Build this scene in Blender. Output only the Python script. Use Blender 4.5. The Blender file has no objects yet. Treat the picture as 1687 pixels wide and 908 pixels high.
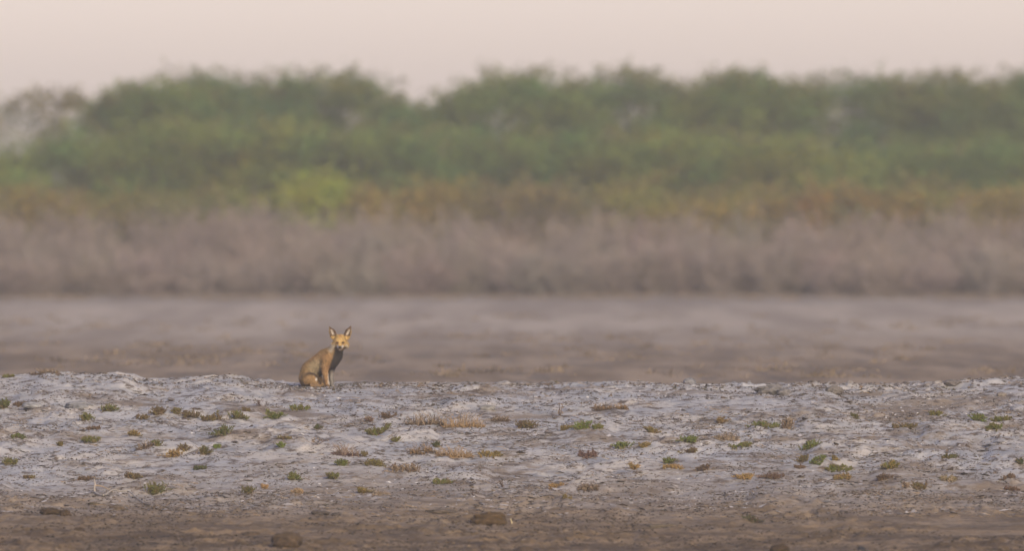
import bpy, math
import numpy as np
from mathutils import Vector

scene = bpy.context.scene
R = math.radians

# ------------------------------------------------------------------ camera
F_PX, CX, HOR, CAMZ = 16870.0, 843.5, 343.0, 2.0      # telephoto in photo pixels, horizon row, eye height
cam_d = bpy.data.cameras.new('camera')
cam = bpy.data.objects.new('camera', cam_d)
scene.collection.objects.link(cam)
scene.camera = cam
cam.location = (0, 0, CAMZ)
cam.rotation_euler = (R(90) - math.atan((454.0 - HOR) / F_PX), 0, 0)
cam_d.sensor_width = 36.0
cam_d.lens = 36.0 * F_PX / 1687.0
cam_d.clip_start = 1.0
cam_d.clip_end = 5000.0
cam_d.dof.use_dof = True
cam_d.dof.focus_distance = 95.5
cam_d.dof.aperture_fstop = (cam_d.lens / 1000.0) / 0.165

# ------------------------------------------------------------------ light
SUN_EL, SUN_AZ = 24.0, 158.0       # azimuth clockwise from +Y (view direction): behind the camera, to the right
world = bpy.data.worlds.new('World')
scene.world = world
world.use_nodes = True
wt = world.node_tree
wt.nodes.clear()
wo = wt.nodes.new('ShaderNodeOutputWorld')
bg = wt.nodes.new('ShaderNodeBackground')
sky = wt.nodes.new('ShaderNodeTexSky')
sky.sky_type = 'NISHITA'
sky.sun_disc = False
sky.sun_elevation = R(SUN_EL)
sky.sun_rotation = R(SUN_AZ)
sky.air_density = 1.0
sky.dust_density = 1.2
sky.ozone_density = 1.0
tint = wt.nodes.new('ShaderNodeMix')           # even dusty veil over the whole sky
tint.data_type = 'RGBA'
tint.blend_type = 'MULTIPLY'
tint.inputs['Factor'].default_value = 1.0
tint.inputs['B'].default_value = (1.0, 0.86, 1.07, 1)
wt.links.new(sky.outputs['Color'], tint.inputs['A'])
wt.links.new(tint.outputs['Result'], bg.inputs['Color'])
bg.inputs['Strength'].default_value = 0.13
wt.links.new(bg.outputs['Background'], wo.inputs['Surface'])

sun_d = bpy.data.lights.new('sun', 'SUN')
sun = bpy.data.objects.new('sun', sun_d)
scene.collection.objects.link(sun)
sun_d.energy = 2.8
sun_d.angle = R(14)
sun_d.color = (1.0, 0.90, 0.58)
_sv = Vector((math.sin(R(SUN_AZ)) * math.cos(R(SUN_EL)), math.cos(R(SUN_AZ)) * math.cos(R(SUN_EL)), math.sin(R(SUN_EL))))
sun.rotation_euler = _sv.to_track_quat('Z', 'Y').to_euler()
sun.location = (20, -20, 40)

scene.view_settings.view_transform = 'Standard'
scene.view_settings.look = 'None'
scene.view_settings.gamma = 1.0
scene.view_settings.exposure = 0.47
scene.view_settings.use_curve_mapping = False
scene.render.engine = 'CYCLES'
scene.cycles.use_denoising = True
scene.cycles.max_bounces = 3
scene.cycles.transparent_max_bounces = 8
scene.cycles.volume_bounces = 2

# ------------------------------------------------------------------ helpers
def srgb(r, g, b):
    f = lambda c: (c / 255 / 12.92) if c / 255 <= 0.04045 else ((c / 255 + 0.055) / 1.055) ** 2.4
    return (f(r), f(g), f(b))

def _hash(ix, iy, seed):
    h = (ix.astype(np.int64) * 374761393 + iy.astype(np.int64) * 668265263 + seed * 1442695041) & 0x7fffffff
    h = ((h ^ (h >> 13)) * 1274126177) & 0x7fffffff
    h = ((h ^ (h >> 16)) * 2246822519) & 0x7fffffff
    return ((h ^ (h >> 15)) & 0xffffff) / float(0xffffff)

def vnoise(x, y, seed):
    ix = np.floor(x); iy = np.floor(y)
    fx = x - ix; fy = y - iy
    fx = fx * fx * fx * (fx * (fx * 6 - 15) + 10); fy = fy * fy * fy * (fy * (fy * 6 - 15) + 10)
    a = _hash(ix, iy, seed); b = _hash(ix + 1, iy, seed)
    c = _hash(ix, iy + 1, seed); d = _hash(ix + 1, iy + 1, seed)
    return (a * (1 - fx) + b * fx) * (1 - fy) + (c * (1 - fx) + d * fx) * fy

def fbm(x, y, seed, octs=3, gain=0.5):
    s = 0; amp = 1; tot = 0
    for o in range(octs):
        c, t = math.cos(0.6 * o), math.sin(0.6 * o)
        s = s + amp * vnoise((x * c - y * t) * 2 ** o + 17.3 * o, (x * t + y * c) * 2 ** o - 9.1 * o, seed + o)
        tot += amp; amp *= gain
    return s / tot

def smooth(a, b, x):
    t = np.clip((x - a) / (b - a), 0, 1)
    return t * t * (3 - 2 * t)

def make_mesh(name, V, polys, col=None, shade=False):
    """polys: list of integer arrays (n, k). One mesh, optional per-vertex colour."""
    V = np.asarray(V, np.float32)
    me = bpy.data.meshes.new(name)
    me.vertices.add(len(V))
    me.vertices.foreach_set('co', V.ravel())
    loops = np.concatenate([p.ravel() for p in polys]).astype(np.int32)
    tot = np.concatenate([np.full(len(p), p.shape[1], np.int32) for p in polys])
    start = np.concatenate([[0], np.cumsum(tot)[:-1]]).astype(np.int32)
    me.loops.add(len(loops))
    me.loops.foreach_set('vertex_index', loops)
    me.polygons.add(len(tot))
    me.polygons.foreach_set('loop_start', start)
    me.polygons.foreach_set('loop_total', tot)
    me.polygons.foreach_set('use_smooth', np.full(len(tot), shade))
    if col is not None:
        c4 = np.ones((len(V), 4), np.float32); c4[:, :3] = col
        at = me.color_attributes.new('tone', 'FLOAT_COLOR', 'POINT')
        at.data.foreach_set('color', c4.ravel())
    me.update(calc_edges=True)
    me.validate()
    return me

def add_obj(name, me, mat, parent=None, label=None, cat=None, group=None, kind=None, loc=None):
    o = bpy.data.objects.new(name, me)
    scene.collection.objects.link(o)
    if mat is not None and me is not None and len(me.materials) == 0:
        me.materials.append(mat)
    if parent: o.parent = parent
    if label: o['label'] = label
    if cat: o['category'] = cat
    if group: o['group'] = group
    if kind: o['kind'] = kind
    if loc is not None: o.location = loc
    return o

class Geo:
    def __init__(s): s.V = []; s.P = {}; s.C = []; s.n = 0
    def add(s, V, F, C):
        V = np.asarray(V).reshape(-1, 3)
        s.V.append(V); s.P.setdefault(F.shape[1], []).append(F + s.n)
        s.C.append(np.broadcast_to(C, V.shape)); s.n += len(V)
    def mesh(s, name, shade=False):
        return make_mesh(name, np.concatenate(s.V), [np.concatenate(p) for p in s.P.values()], np.concatenate(s.C), shade)

def unit(v): return v / np.maximum(np.linalg.norm(v, axis=-1, keepdims=True), 1e-9)

def frame(d):
    a = np.where(np.abs(d[:, 2:3]) > 0.9, np.array([[1.0, 0, 0]]), np.array([[0, 0, 1.0]]))
    u = unit(np.cross(d, a)); return u, np.cross(d, u)

def g_tubes(g, A, B, ra, rb, col, sides=3):
    A = np.asarray(A, float); B = np.asarray(B, float); n = len(A)
    ra = np.broadcast_to(ra, (n,)); rb = np.broadcast_to(rb, (n,))
    u, v = frame(unit(B - A))
    V = np.empty((n, 2 * sides, 3))
    for k in range(sides):
        a = 2 * math.pi * k / sides
        d = math.cos(a) * u + math.sin(a) * v
        V[:, k] = A + d * ra[:, None]; V[:, sides + k] = B + d * rb[:, None]
    base = (np.arange(n) * 2 * sides)[:, None]
    F = np.concatenate([base + np.array([[k, (k + 1) % sides, sides + (k + 1) % sides, sides + k]]) for k in range(sides)])
    C = np.repeat(np.broadcast_to(col, (n, 3)), 2 * sides, axis=0)
    g.add(V, F, C)

def g_spindles(g, P, d, ln, w, col):
    """fat little leaves: 3-sided spindles"""
    n = len(P); d = unit(d); u, v = frame(d)
    ln = np.broadcast_to(ln, (n,))[:, None]; w = np.broadcast_to(w, (n,))[:, None]
    V = np.empty((n, 5, 3)); V[:, 0] = P; V[:, 4] = P + d * ln
    for k in range(3):
        a = 2.0944 * k + 0.5
        V[:, 1 + k] = P + d * ln * 0.55 + (math.cos(a) * u + math.sin(a) * v) * w
    base = (np.arange(n) * 5)[:, None]
    F = np.concatenate([base + np.array([f]) for f in ([0, 2, 1], [0, 3, 2], [0, 1, 3], [4, 1, 2], [4, 2, 3], [4, 3, 1])])
    g.add(V, F, np.repeat(np.broadcast_to(col, (n, 3)), 5, axis=0))

def g_leaves(g, P, d, nrm, ln, w, col):
    """flat rhombic leaves"""
    n = len(P); d = unit(d); s = unit(np.cross(d, nrm))
    ln = np.broadcast_to(ln, (n,))[:, None]; w = np.broadcast_to(w, (n,))[:, None]
    V = np.stack([P, P + d * ln * 0.5 + s * w, P + d * ln, P + d * ln * 0.5 - s * w], 1)
    F = (np.arange(n) * 4)[:, None] + np.array([[0, 1, 2, 3]])
    g.add(V, F, np.repeat(np.broadcast_to(col, (n, 3)), 4, axis=0))

def attr_mat(name, rough=0.8, translucent=0.0, spec=0.2):
    m = bpy.data.materials.new(name); m.use_nodes = True
    nt = m.node_tree; b = nt.nodes['Principled BSDF']
    a = nt.nodes.new('ShaderNodeAttribute'); a.attribute_name = 'tone'
    nz = nt.nodes.new('ShaderNodeTexNoise'); nz.inputs['Scale'].default_value = 30; nz.inputs['Detail'].default_value = 3
    tc = nt.nodes.new('ShaderNodeTexCoord'); nt.links.new(tc.outputs['Object'], nz.inputs['Vector'])
    mr = nt.nodes.new('ShaderNodeMapRange'); mr.inputs['To Min'].default_value = 0.72; mr.inputs['To Max'].default_value = 1.28
    nt.links.new(nz.outputs['Fac'], mr.inputs['Value'])
    mx = nt.nodes.new('ShaderNodeMix'); mx.data_type = 'RGBA'; mx.blend_type = 'MULTIPLY'; mx.inputs['Factor'].default_value = 1
    nt.links.new(a.outputs['Color'], mx.inputs['A']); nt.links.new(mr.outputs['Result'], mx.inputs['B'])
    nt.links.new(mx.outputs['Result'], b.inputs['Base Color'])
    b.inputs['Roughness'].default_value = rough
    b.inputs['Specular IOR Level'].default_value = spec
    if translucent:
        t = nt.nodes.new('ShaderNodeBsdfTranslucent'); nt.links.new(mx.outputs['Result'], t.inputs['Color'])
        ms = nt.nodes.new('ShaderNodeMixShader'); ms.inputs[0].default_value = translucent
        nt.links.new(b.outputs[0], ms.inputs[1]); nt.links.new(t.outputs[0], ms.inputs[2])
        nt.links.new(ms.outputs[0], nt.nodes['Material Output'].inputs['Surface'])
    return m

# ------------------------------------------------------------------ ground
PY = np.array([-400, 0, 60, 78, 84, 88, 91, 94, 97, 99, 100.2, 101.5, 103, 106, 110, 116, 140, 700.0])
PZ = np.array([-0.9, -0.9, -0.89, -0.865, -0.81, -0.69, -0.573, -0.27, 0.03, 0.19, 0.245, 0.245, 0.19, 0.06, 0.0, 0.0, 0.0, 0.0])
def hermite(xs, ys, x):
    dk = np.diff(ys) / np.diff(xs)
    m = np.zeros_like(ys)
    for i in range(1, len(xs) - 1):
        if dk[i - 1] * dk[i] > 0:
            m[i] = 2 * dk[i - 1] * dk[i] / (dk[i - 1] + dk[i])
    i = np.clip(np.searchsorted(xs, x) - 1, 0, len(xs) - 2)
    h = xs[i + 1] - xs[i]; t = (x - xs[i]) / h
    return ys[i] * (1 + 2 * t) * (1 - t) ** 2 + h * m[i] * t * (1 - t) ** 2 + ys[i + 1] * t * t * (3 - 2 * t) + h * m[i + 1] * t * t * (t - 1)

# height of the crest line along x, read from its outline
SX = (np.array([-500, -200, 0, 40, 75, 120, 150, 190, 212, 228, 275, 310, 345, 385, 410, 450, 520, 700, 1000, 1300, 1500, 1560, 1610, 1660, 1720, 1900, 2200]) - CX) / 168.7
SZ = (634 - np.array([618, 618, 616, 614, 608.5, 612, 613, 609.5, 613, 622, 625, 622, 617.5, 619, 625, 631, 634, 633, 632, 633, 633, 630, 626, 621, 621, 622, 626])) / 168.7

def ground_z(x, y, fine=True):
    z = hermite(PY, PZ, y)
    k = np.exp(-((y - 100.3) / 2.6) ** 2)
    z = z + k * np.interp(x, SX, SZ)
    near = smooth(30, 80, y) * (1 - smooth(104, 112, y))
    z = z + near * 0.055 * (fbm(x / 1.9, y / 2.6, 11, 2) - 0.5) * (1 - 0.6 * k)
    z = z + (1 - near) * 0.06 * (fbm(x / 4.0, y / 4.0, 31, 3) - 0.5) * smooth(104, 116, y)
    # hummocks of wind-blown salt earth
    hm = smooth(0.60, 0.86, vnoise(x / 0.55 + 3.7, y / 0.9, 21))
    z = z + near * 0.045 * hm * (1 - 0.7 * smooth(99.3, 100.2, y)) * (0.35 + 0.65 * smooth(88, 92, y))
    if fine:
        rough = 0.35 + 0.65 * smooth(0.42, 0.62, fbm(x / 0.8, y / 1.1, 51, 3))
        mud = 1 - smooth(89.2, 91.6, y + 1.6 * (fbm(x / 1.4, y / 1.4, 61, 2) - 0.5))
        crest = np.exp(-((y - 99.9) / 0.9) ** 2)
        a = near * (0.007 + 0.018 * rough + 0.002 * mud)
        z = z + a * (fbm(x / 0.16, y / 0.22, 71, 3, 0.55) - 0.5) * 2.0
        cl = smooth(0.70, 0.80, vnoise(x / 0.075, y / 0.12, 81)) * rough
        z = z + near * (0.010 + 0.008 * mud + 0.010 * crest * smooth(-0.2, 2.5, x)) * cl
        cl2 = smooth(0.74, 0.80, vnoise(x / 0.17 + 5.5, y / 0.26, 91)) * rough
        z = z + near * (0.016 - 0.004 * mud + 0.018 * crest * smooth(0, 3, x)) * cl2
    return z

def axis(parts):
    out = [np.array([parts[0][0]])]
    for a, b, st in parts:
        n = max(1, int(round((b - a) / st)))
        out.append(np.linspace(a, b, n + 1)[1:])
    return np.concatenate(out)

gx = axis([(-260, -60, 20), (-60, -16, 2.2), (-16, -6.4, 0.12), (-6.4, 6.4, 0.0215), (6.4, 16, 0.12), (16, 60, 2.2), (60, 260, 20)])
gy = axis([(-60, 40, 10), (40, 76, 1.5), (76, 82.5, 0.12), (82.5, 98.6, 0.042), (98.6, 101.2, 0.026), (101.2, 105, 0.12), (105, 145, 0.6), (145, 260, 2.5), (260, 480, 20)])
X, Y = np.meshgrid(gx, gy)
Z = ground_z(X, Y)
nx, ny = len(gx), len(gy)
idx = (np.arange(ny - 1)[:, None] * nx + np.arange(nx - 1)[None, :]).ravel()
gmesh = make_mesh('ground', np.stack([X, Y, Z], -1).reshape(-1, 3), [np.stack([idx, idx + 1, idx + nx + 1, idx + nx], 1)], shade=True)

def ground_material():
    m = bpy.data.materials.new('salt_earth'); m.use_nodes = True
    nt = m.node_tree; N = nt.nodes; L = nt.links; b = N['Principled BSDF']
    tc = N.new('ShaderNodeTexCoord'); sep = N.new('ShaderNodeSeparateXYZ'); L.new(tc.outputs['Object'], sep.inputs[0])
    def noise(scale, detail=4, rough=0.55, off=0.0, stretch=None):
        mp = N.new('ShaderNodeMapping'); mp.inputs['Location'].default_value = (off, off * 1.7, off * 0.3)
        if stretch: mp.inputs['Scale'].default_value = stretch
        L.new(tc.outputs['Object'], mp.inputs[0])
        n = N.new('ShaderNodeTexNoise'); n.inputs['Scale'].default_value = scale; n.inputs['Detail'].default_value = detail; n.inputs['Roughness'].default_value = rough
        L.new(mp.outputs[0], n.inputs['Vector']); return n.outputs['Fac']
    def ramp(src, lo, hi, a=0.0, c=1.0):
        r = N.new('ShaderNodeMapRange'); r.interpolation_type = 'SMOOTHSTEP'
        r.inputs['From Min'].default_value = lo; r.inputs['From Max'].default_value = hi
        r.inputs['To Min'].default_value = a; r.inputs['To Max'].default_value = c
        if hasattr(src, 'node'): L.new(src, r.inputs['Value'])
        return r.outputs['Result']
    def math_(op, a, c):
        k = N.new('ShaderNodeMath'); k.operation = op
        for i, v in enumerate((a, c)):
            if hasattr(v, 'node'): L.new(v, k.inputs[i])
            else: k.inputs[i].default_value = v
        return k.outputs[0]
    def mix(f, a, c):
        k = N.new('ShaderNodeMix'); k.data_type = 'RGBA'
        for s, v in (('Factor', f), ('A', a), ('B', c)):
            if hasattr(v, 'node'): L.new(v, k.inputs[s])
            elif s == 'Factor': k.inputs[s].default_value = v
            else: k.inputs[s].default_value = (*v, 1)
        return k.outputs['Result']
    # pale salt crust
    salt = mix(ramp(noise(0.9, 3), 0.35, 0.68), (0.385, 0.37, 0.37), (0.46, 0.41, 0.36))
    salt = mix(ramp(noise(2.2, 5, 0.65, 4.1), 0.46, 0.64, 0, 0.85), salt, (0.255, 0.252, 0.262))        # damp blue-grey hollows
    salt = mix(ramp(math_('ADD', noise(0.9, 8, 0.75, 8.3), math_('MULTIPLY', sep.outputs['X'], 0.006)), 0.485, 0.62, 0, 0.88), salt, (0.195, 0.145, 0.100))       # brown earth showing
    salt = mix(ramp(noise(6.0, 6, 0.75, 12.9), 0.51, 0.62, 0, 0.95), salt, (0.095, 0.070, 0.054))        # dark crumbs
    salt = mix(ramp(noise(26, 3, 0.6, 2.2), 0.60, 0.70, 0, 0.7), salt, (0.055, 0.043, 0.037))
    # brown mud in front of the bank
    mud = mix(ramp(noise(1.3, 5, 0.65, 5.0), 0.38, 0.66), (0.085, 0.055, 0.030), (0.235, 0.160, 0.093))
    mud = mix(ramp(noise(6.0, 5, 0.7, 7.7), 0.50, 0.66, 0, 0.85), mud, (0.030, 0.020, 0.014))
    mud = mix(ramp(noise(14, 4, 0.6, 1.7), 0.58, 0.72, 0, 0.6), mud, (0.30, 0.24, 0.18))
    yy = math_('ADD', sep.outputs['Y'], math_('MULTIPLY', math_('SUBTRACT', noise(0.55, 6, 0.68, 3.3), 0.5), 7.5))
    tan = mix(ramp(noise(2.0, 6, 0.7, 6.6), 0.40, 0.62), (0.155, 0.108, 0.066), (0.29, 0.222, 0.16))
    tan = mix(ramp(noise(8.0, 5, 0.7, 1.9), 0.50, 0.66, 0, 0.8), tan, (0.09, 0.066, 0.05))
    near = mix(ramp(yy, 85.2, 90.2), mud, mix(ramp(yy, 88.4, 94.2), tan, salt))
    # far plain: browner close by, pale further off
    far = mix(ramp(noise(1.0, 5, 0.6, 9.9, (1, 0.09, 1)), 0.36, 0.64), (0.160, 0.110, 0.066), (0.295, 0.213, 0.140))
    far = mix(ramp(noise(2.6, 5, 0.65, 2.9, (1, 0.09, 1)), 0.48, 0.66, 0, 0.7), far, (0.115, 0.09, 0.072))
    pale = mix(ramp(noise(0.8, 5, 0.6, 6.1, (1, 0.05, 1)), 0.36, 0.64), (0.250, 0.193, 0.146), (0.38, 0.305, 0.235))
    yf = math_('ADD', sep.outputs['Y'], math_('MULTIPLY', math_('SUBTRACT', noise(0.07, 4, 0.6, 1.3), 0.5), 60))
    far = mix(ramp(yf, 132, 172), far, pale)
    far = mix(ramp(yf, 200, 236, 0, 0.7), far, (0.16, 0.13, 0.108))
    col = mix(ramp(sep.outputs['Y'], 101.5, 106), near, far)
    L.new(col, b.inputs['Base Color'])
    b.inputs['Roughness'].default_value = 0.92
    b.inputs['Specular IOR Level'].default_value = 0.15
    bp = N.new('ShaderNodeBump'); bp.inputs['Strength'].default_value = 0.8; bp.inputs['Distance'].default_value = 0.015
    L.new(noise(22, 6, 0.7, 3.9), bp.inputs['Height']); L.new(bp.outputs[0], b.inputs['Normal'])
    return m

ground = add_obj('ground', gmesh, ground_material(), kind='structure')

def at(px, py):
    """ground points seen under photo pixels"""
    px = np.atleast_1d(np.asarray(px, float)); py = np.atleast_1d(np.asarray(py, float))
    d = np.linspace(80, 101.5, 3000)[None, :]
    gxx = (px[:, None] - CX) / F_PX * d
    ray = CAMZ - (py[:, None] - HOR) / F_PX * d
    hit = ground_z(gxx, np.broadcast_to(d, gxx.shape), False) + 0.004 >= ray
    k = np.where(hit.any(1), hit.argmax(1), int(3000 * 20 / 21.5))
    dd = d[0, k]
    x = (px - CX) / F_PX * dd
    return x, dd, ground_z(x, dd)

# ------------------------------------------------------------------ background vegetation
leaf_mat = attr_mat('leaf', 0.75, 0.45)
bark_mat = attr_mat('bark', 0.9)
twig_mat = attr_mat('twig', 0.9)

def px_at(px, D): return (px - CX) / F_PX * D
def pz_at(py, D): return CAMZ - (py - HOR) / F_PX * D

def make_tree(name, label, group, px, top, halfw, D, tone, seed, base_py=None, dens=1.0, shoots=42, gap=0.0, deep=1.7, stem=True, cat='tree'):
    """thorny broad tree: short forked trunk, limbs, crown of leafy clumps with loose arching shoots above"""
    rng = np.random.default_rng(seed)
    x0 = px_at(px, D); H = pz_at(top, D); hw = halfw / F_PX * D
    g0 = float(ground_z(np.array([x0]), np.array([D]))[0])
    root = add_obj(name, None, None, label=label, cat=cat, group=group, loc=(x0, D, g0 - 0.03))
    H = H - g0 + (0.02 if cat == 'tree' else 0.0)
    low = (0.25 if cat == 'tree' else 0.06) * H
    n = max(14, int(62 * dens))
    u = rng.normal(size=(n, 3)); u = unit(u) * (rng.random((n, 1)) ** 0.4)
    c = np.empty((n, 3))
    c[:, 0] = u[:, 0] * hw
    c[:, 1] = u[:, 1] * deep
    dome = np.sqrt(np.clip(1 - (c[:, 0] / (hw * 1.12)) ** 2, 0.05, 1))
    c[:, 2] = low + (0.5 + 0.5 * u[:, 2]) * (H * 0.97 * (0.62 + 0.38 * dome) - low)
    q = n // 2                                               # closed upper surface of the crown
    xx = rng.uniform(-1, 1, q); dm = np.sqrt(np.clip(1 - (xx / 1.12) ** 2, 0.05, 1))
    c = np.concatenate([c, np.stack([xx * hw, rng.normal(size=q) * deep * 0.45, H * 0.93 * (0.62 + 0.38 * dm) - rng.random(q) * 0.3], 1)]); n = len(c)
    if gap: c = c[rng.random(n) > gap]
    n = len(c)
    # wood
    g = Geo(); wood = np.array((0.10, 0.075, 0.06))
    forks = 4
    for k in range(forks):
        a = 2 * math.pi * (k + rng.random() * 0.6) / forks
        p = np.array([0.06 * math.cos(a), 0.06 * math.sin(a), -0.05]); tip = np.array([math.cos(a) * hw * 0.35, math.sin(a) * deep * 0.4, H * (0.38 + 0.15 * rng.random())])
        pts = [p + (tip - p) * t + rng.normal(size=3) * 0.06 * (t > 0) for t in np.linspace(0, 1, 5)]
        rr = np.linspace(0.085, 0.04, 5)
        g_tubes(g, pts[:-1], pts[1:], rr[:-1], rr[1:], wood, 6)
        mine = c[np.argsort(((c - tip) ** 2).sum(1))[: max(5, n // 3)]]
        mid = (mine + tip) / 2 + rng.normal(size=mine.shape) * 0.12
        T = np.broadcast_to(tip, mine.shape)
        g_tubes(g, T, mid, 0.035, 0.022, wood, 4); g_tubes(g, mid, mine, 0.022, 0.008, wood, 4)
    add_obj('trunk', g.mesh('trunk'), bark_mat, root)
    # crown
    g = Geo()
    per = int(200)
    cs = 0.36 + 0.20 * rng.random(n)
    P = np.repeat(c, per, 0) + rng.normal(size=(n * per, 3)) * np.repeat(cs, per)[:, None] * np.array([0.62, 0.62, 0.42])
    P[:, 2] = np.maximum(P[:, 2], 0.1)
    clump = np.repeat(0.8 + 0.4 * rng.random((n, 1)), per, 0)
    hue = np.repeat(rng.normal(size=(n, 1)) * 0.17, per, 0)
    col = np.array(tone)[None] * clump * (0.75 + 0.5 * rng.random((len(P), 1)))
    col = col * np.concatenate([1 + hue, np.ones_like(hue), 1 - hue * 0.5], 1)
    d = rng.normal(size=P.shape); d[:, 2] *= 0.5
    g_leaves(g, P, d, rng.normal(size=P.shape) + np.array([0, 0, 0.8]), 0.11 + 0.08 * rng.random(len(P)), 0.028, col)
    # loose arching shoots over the top
    for s in range(shoots * 8 // 10):
        xs = rng.uniform(-0.95, 0.95)
        p = np.array([xs * hw, rng.normal() * deep * 0.4, H * 0.93 * (0.62 + 0.38 * math.sqrt(max(0.05, 1 - (xs / 1.12) ** 2)))])
        ln = rng.uniform(0.35, 0.95); a = rng.uniform(0, 6.28); lean = rng.uniform(0.2, 0.9)
        t = np.linspace(0, 1, 7)[:, None]
        pts = p + np.array([math.cos(a) * lean, math.sin(a) * lean, 1.0]) * ln * t + np.array([math.cos(a) * 0.35, math.sin(a) * 0.35, -0.35]) * ln * t ** 2
        g_tubes(g, pts[:-1], pts[1:], 0.014, 0.008, np.array((0.15, 0.11, 0.06)), 3)
        m = int(26 * ln / 0.6)
        q = pts[rng.integers(1, 7, m)] + rng.normal(size=(m, 3)) * 0.075
        g_leaves(g, q, rng.normal(size=(m, 3)), rng.normal(size=(m, 3)), 0.12, 0.030, (0.5 * np.array(tone) + 0.5 * np.array((0.21, 0.165, 0.06))) * (0.7 + 0.6 * rng.random((m, 1))))
    add_obj('crown', g.mesh('crown'), leaf_mat, root)
    return root

GREEN = (0.150, 0.215, 0.045)
DEEP = (0.132, 0.195, 0.050)
LIGHT = (0.190, 0.240, 0.045)
gb = 'tall green trees along the skyline'
make_tree('thorn_tree', 'sparse brownish tree at the left edge with pale sky showing through its crown', gb, 75, 160, 175, 262, (0.19, 0.185, 0.06), 101, dens=0.62, gap=0.45, shoots=70)
make_tree('thorn_tree', 'green tree on the rising left flank of the left skyline hump', gb, 255, 132, 125, 258, GREEN, 102, dens=1.25)
make_tree('thorn_tree', 'green tree forming the broad middle of the left skyline hump', gb, 375, 122, 165, 260, DEEP, 103, dens=1.45)
make_tree('thorn_tree', 'dark green tree topping the left hump straight above the fox', gb, 535, 116, 135, 258, DEEP, 104, dens=1.35)
make_tree('thorn_tree', 'low green tree filling the dip between the two skyline humps', gb, 690, 166, 110, 261, GREEN, 105, dens=1.0, shoots=14)
make_tree('thorn_tree', 'green tree rising just past the skyline dip with brown shoots at its shoulder', gb, 850, 118, 130, 258, GREEN, 106, dens=1.3)
make_tree('thorn_tree', 'green tree in the middle skyline under two upright shoots', gb, 1030, 118, 150, 260, DEEP, 107, dens=1.4, shoots=52)
make_tree('thorn_tree', 'green tree with ragged feathery top right of the upright shoots', gb, 1215, 122, 145, 259, GREEN, 108, dens=1.35, shoots=52)
make_tree('thorn_tree', 'flat topped green tree second from the right edge of the skyline', gb, 1395, 124, 155, 260, DEEP, 109, dens=1.4, shoots=48)
make_tree('thorn_tree', 'dark green tree with a leaning bare shoot on its crown near right edge', gb, 1560, 122, 140, 258, DEEP, 110, dens=1.35, shoots=50)
make_tree('thorn_tree', 'dark green tree cut off by the right edge of the picture', gb, 1720, 118, 140, 260, DEEP, 111, dens=1.35)
gm = 'lighter green shrubs standing before the tall trees'
mids = [(-60, 262, 130, LIGHT, 'light green shrub cut off by the left edge below the sparse tree'),
        (120, 226, 140, GREEN, 'rounded green shrub below the sparse tree at far left'),
        (300, 196, 150, LIGHT, 'wide pale green shrub bulging before the left skyline hump'),
        (455, 198, 140, LIGHT, 'pale green shrub behind the bright yellow green bush'),
        (620, 214, 130, GREEN, 'mid green shrub below the left end of the skyline dip'),
        (770, 212, 130, GREEN, 'mid green shrub below the right end of the skyline dip'),
        (940, 222, 140, GREEN, 'green shrub in the very middle of the green belt'),
        (1100, 216, 140, LIGHT, 'yellowish green shrub right of the middle of the green belt'),
        (1290, 226, 145, LIGHT, 'pale green shrub below the flat topped tree'),
        (1470, 236, 140, GREEN, 'dull green shrub below the tree with the leaning shoot'),
        (1640, 232, 140, GREEN, 'dull green shrub at the right edge of the green belt')]
for i, (px, top, hw, tone, lab) in enumerate(mids):
    make_tree('green_shrub', lab, gm, px, top, hw, 247 + (i * 7 % 4), tone, 200 + i, dens=1.05, shoots=12, deep=1.3, cat='shrub')
gy_ = 'yellowish low bushes behind the grey thicket'
YEL = (0.29, 0.235, 0.050)
yel = [(60, 330, 90, YEL, 'olive yellow low bush at the left end of the grey thicket'),
       (240, 335, 80, (0.22, 0.20, 0.045), 'olive low bush below the wide pale green shrub'),
       (400, 345, 60, (0.22, 0.23, 0.045), 'small yellowish bush left of the bright yellow green bush'),
       (515, 304, 42, (0.33, 0.38, 0.03), 'bright yellow green bush glowing above the grey thicket over the fox'),
       (600, 335, 60, YEL, 'ochre yellow bush just right of the bright yellow green bush'),
       (715, 318, 70, YEL, 'ochre yellow bush below the skyline dip'),
       (880, 322, 110, (0.25, 0.20, 0.07), 'brownish yellow bush in the middle above the grey thicket'),
       (1050, 318, 75, (0.29, 0.245, 0.045), 'olive yellow bush right of the middle above the grey thicket'),
       (1210, 328, 90, YEL, 'ochre bush below the ragged feathery tree'),
       (1370, 325, 80, (0.30, 0.21, 0.05), 'golden brown bush below the flat topped tree'),
       (1520, 328, 75, YEL, 'ochre bush below the tree with the leaning shoot'),
       (1660, 322, 80, (0.30, 0.22, 0.05), 'ochre bush at the right end of the grey thicket')]
for i, (px, top, hw, tone, lab) in enumerate(yel):
    make_tree('yellow_bush', lab, gy_, px, top - 13, hw, 241.5 + 0.4 * (i % 3), tone, 300 + i, dens=0.62, shoots=10, deep=0.7, cat='bush')

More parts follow.
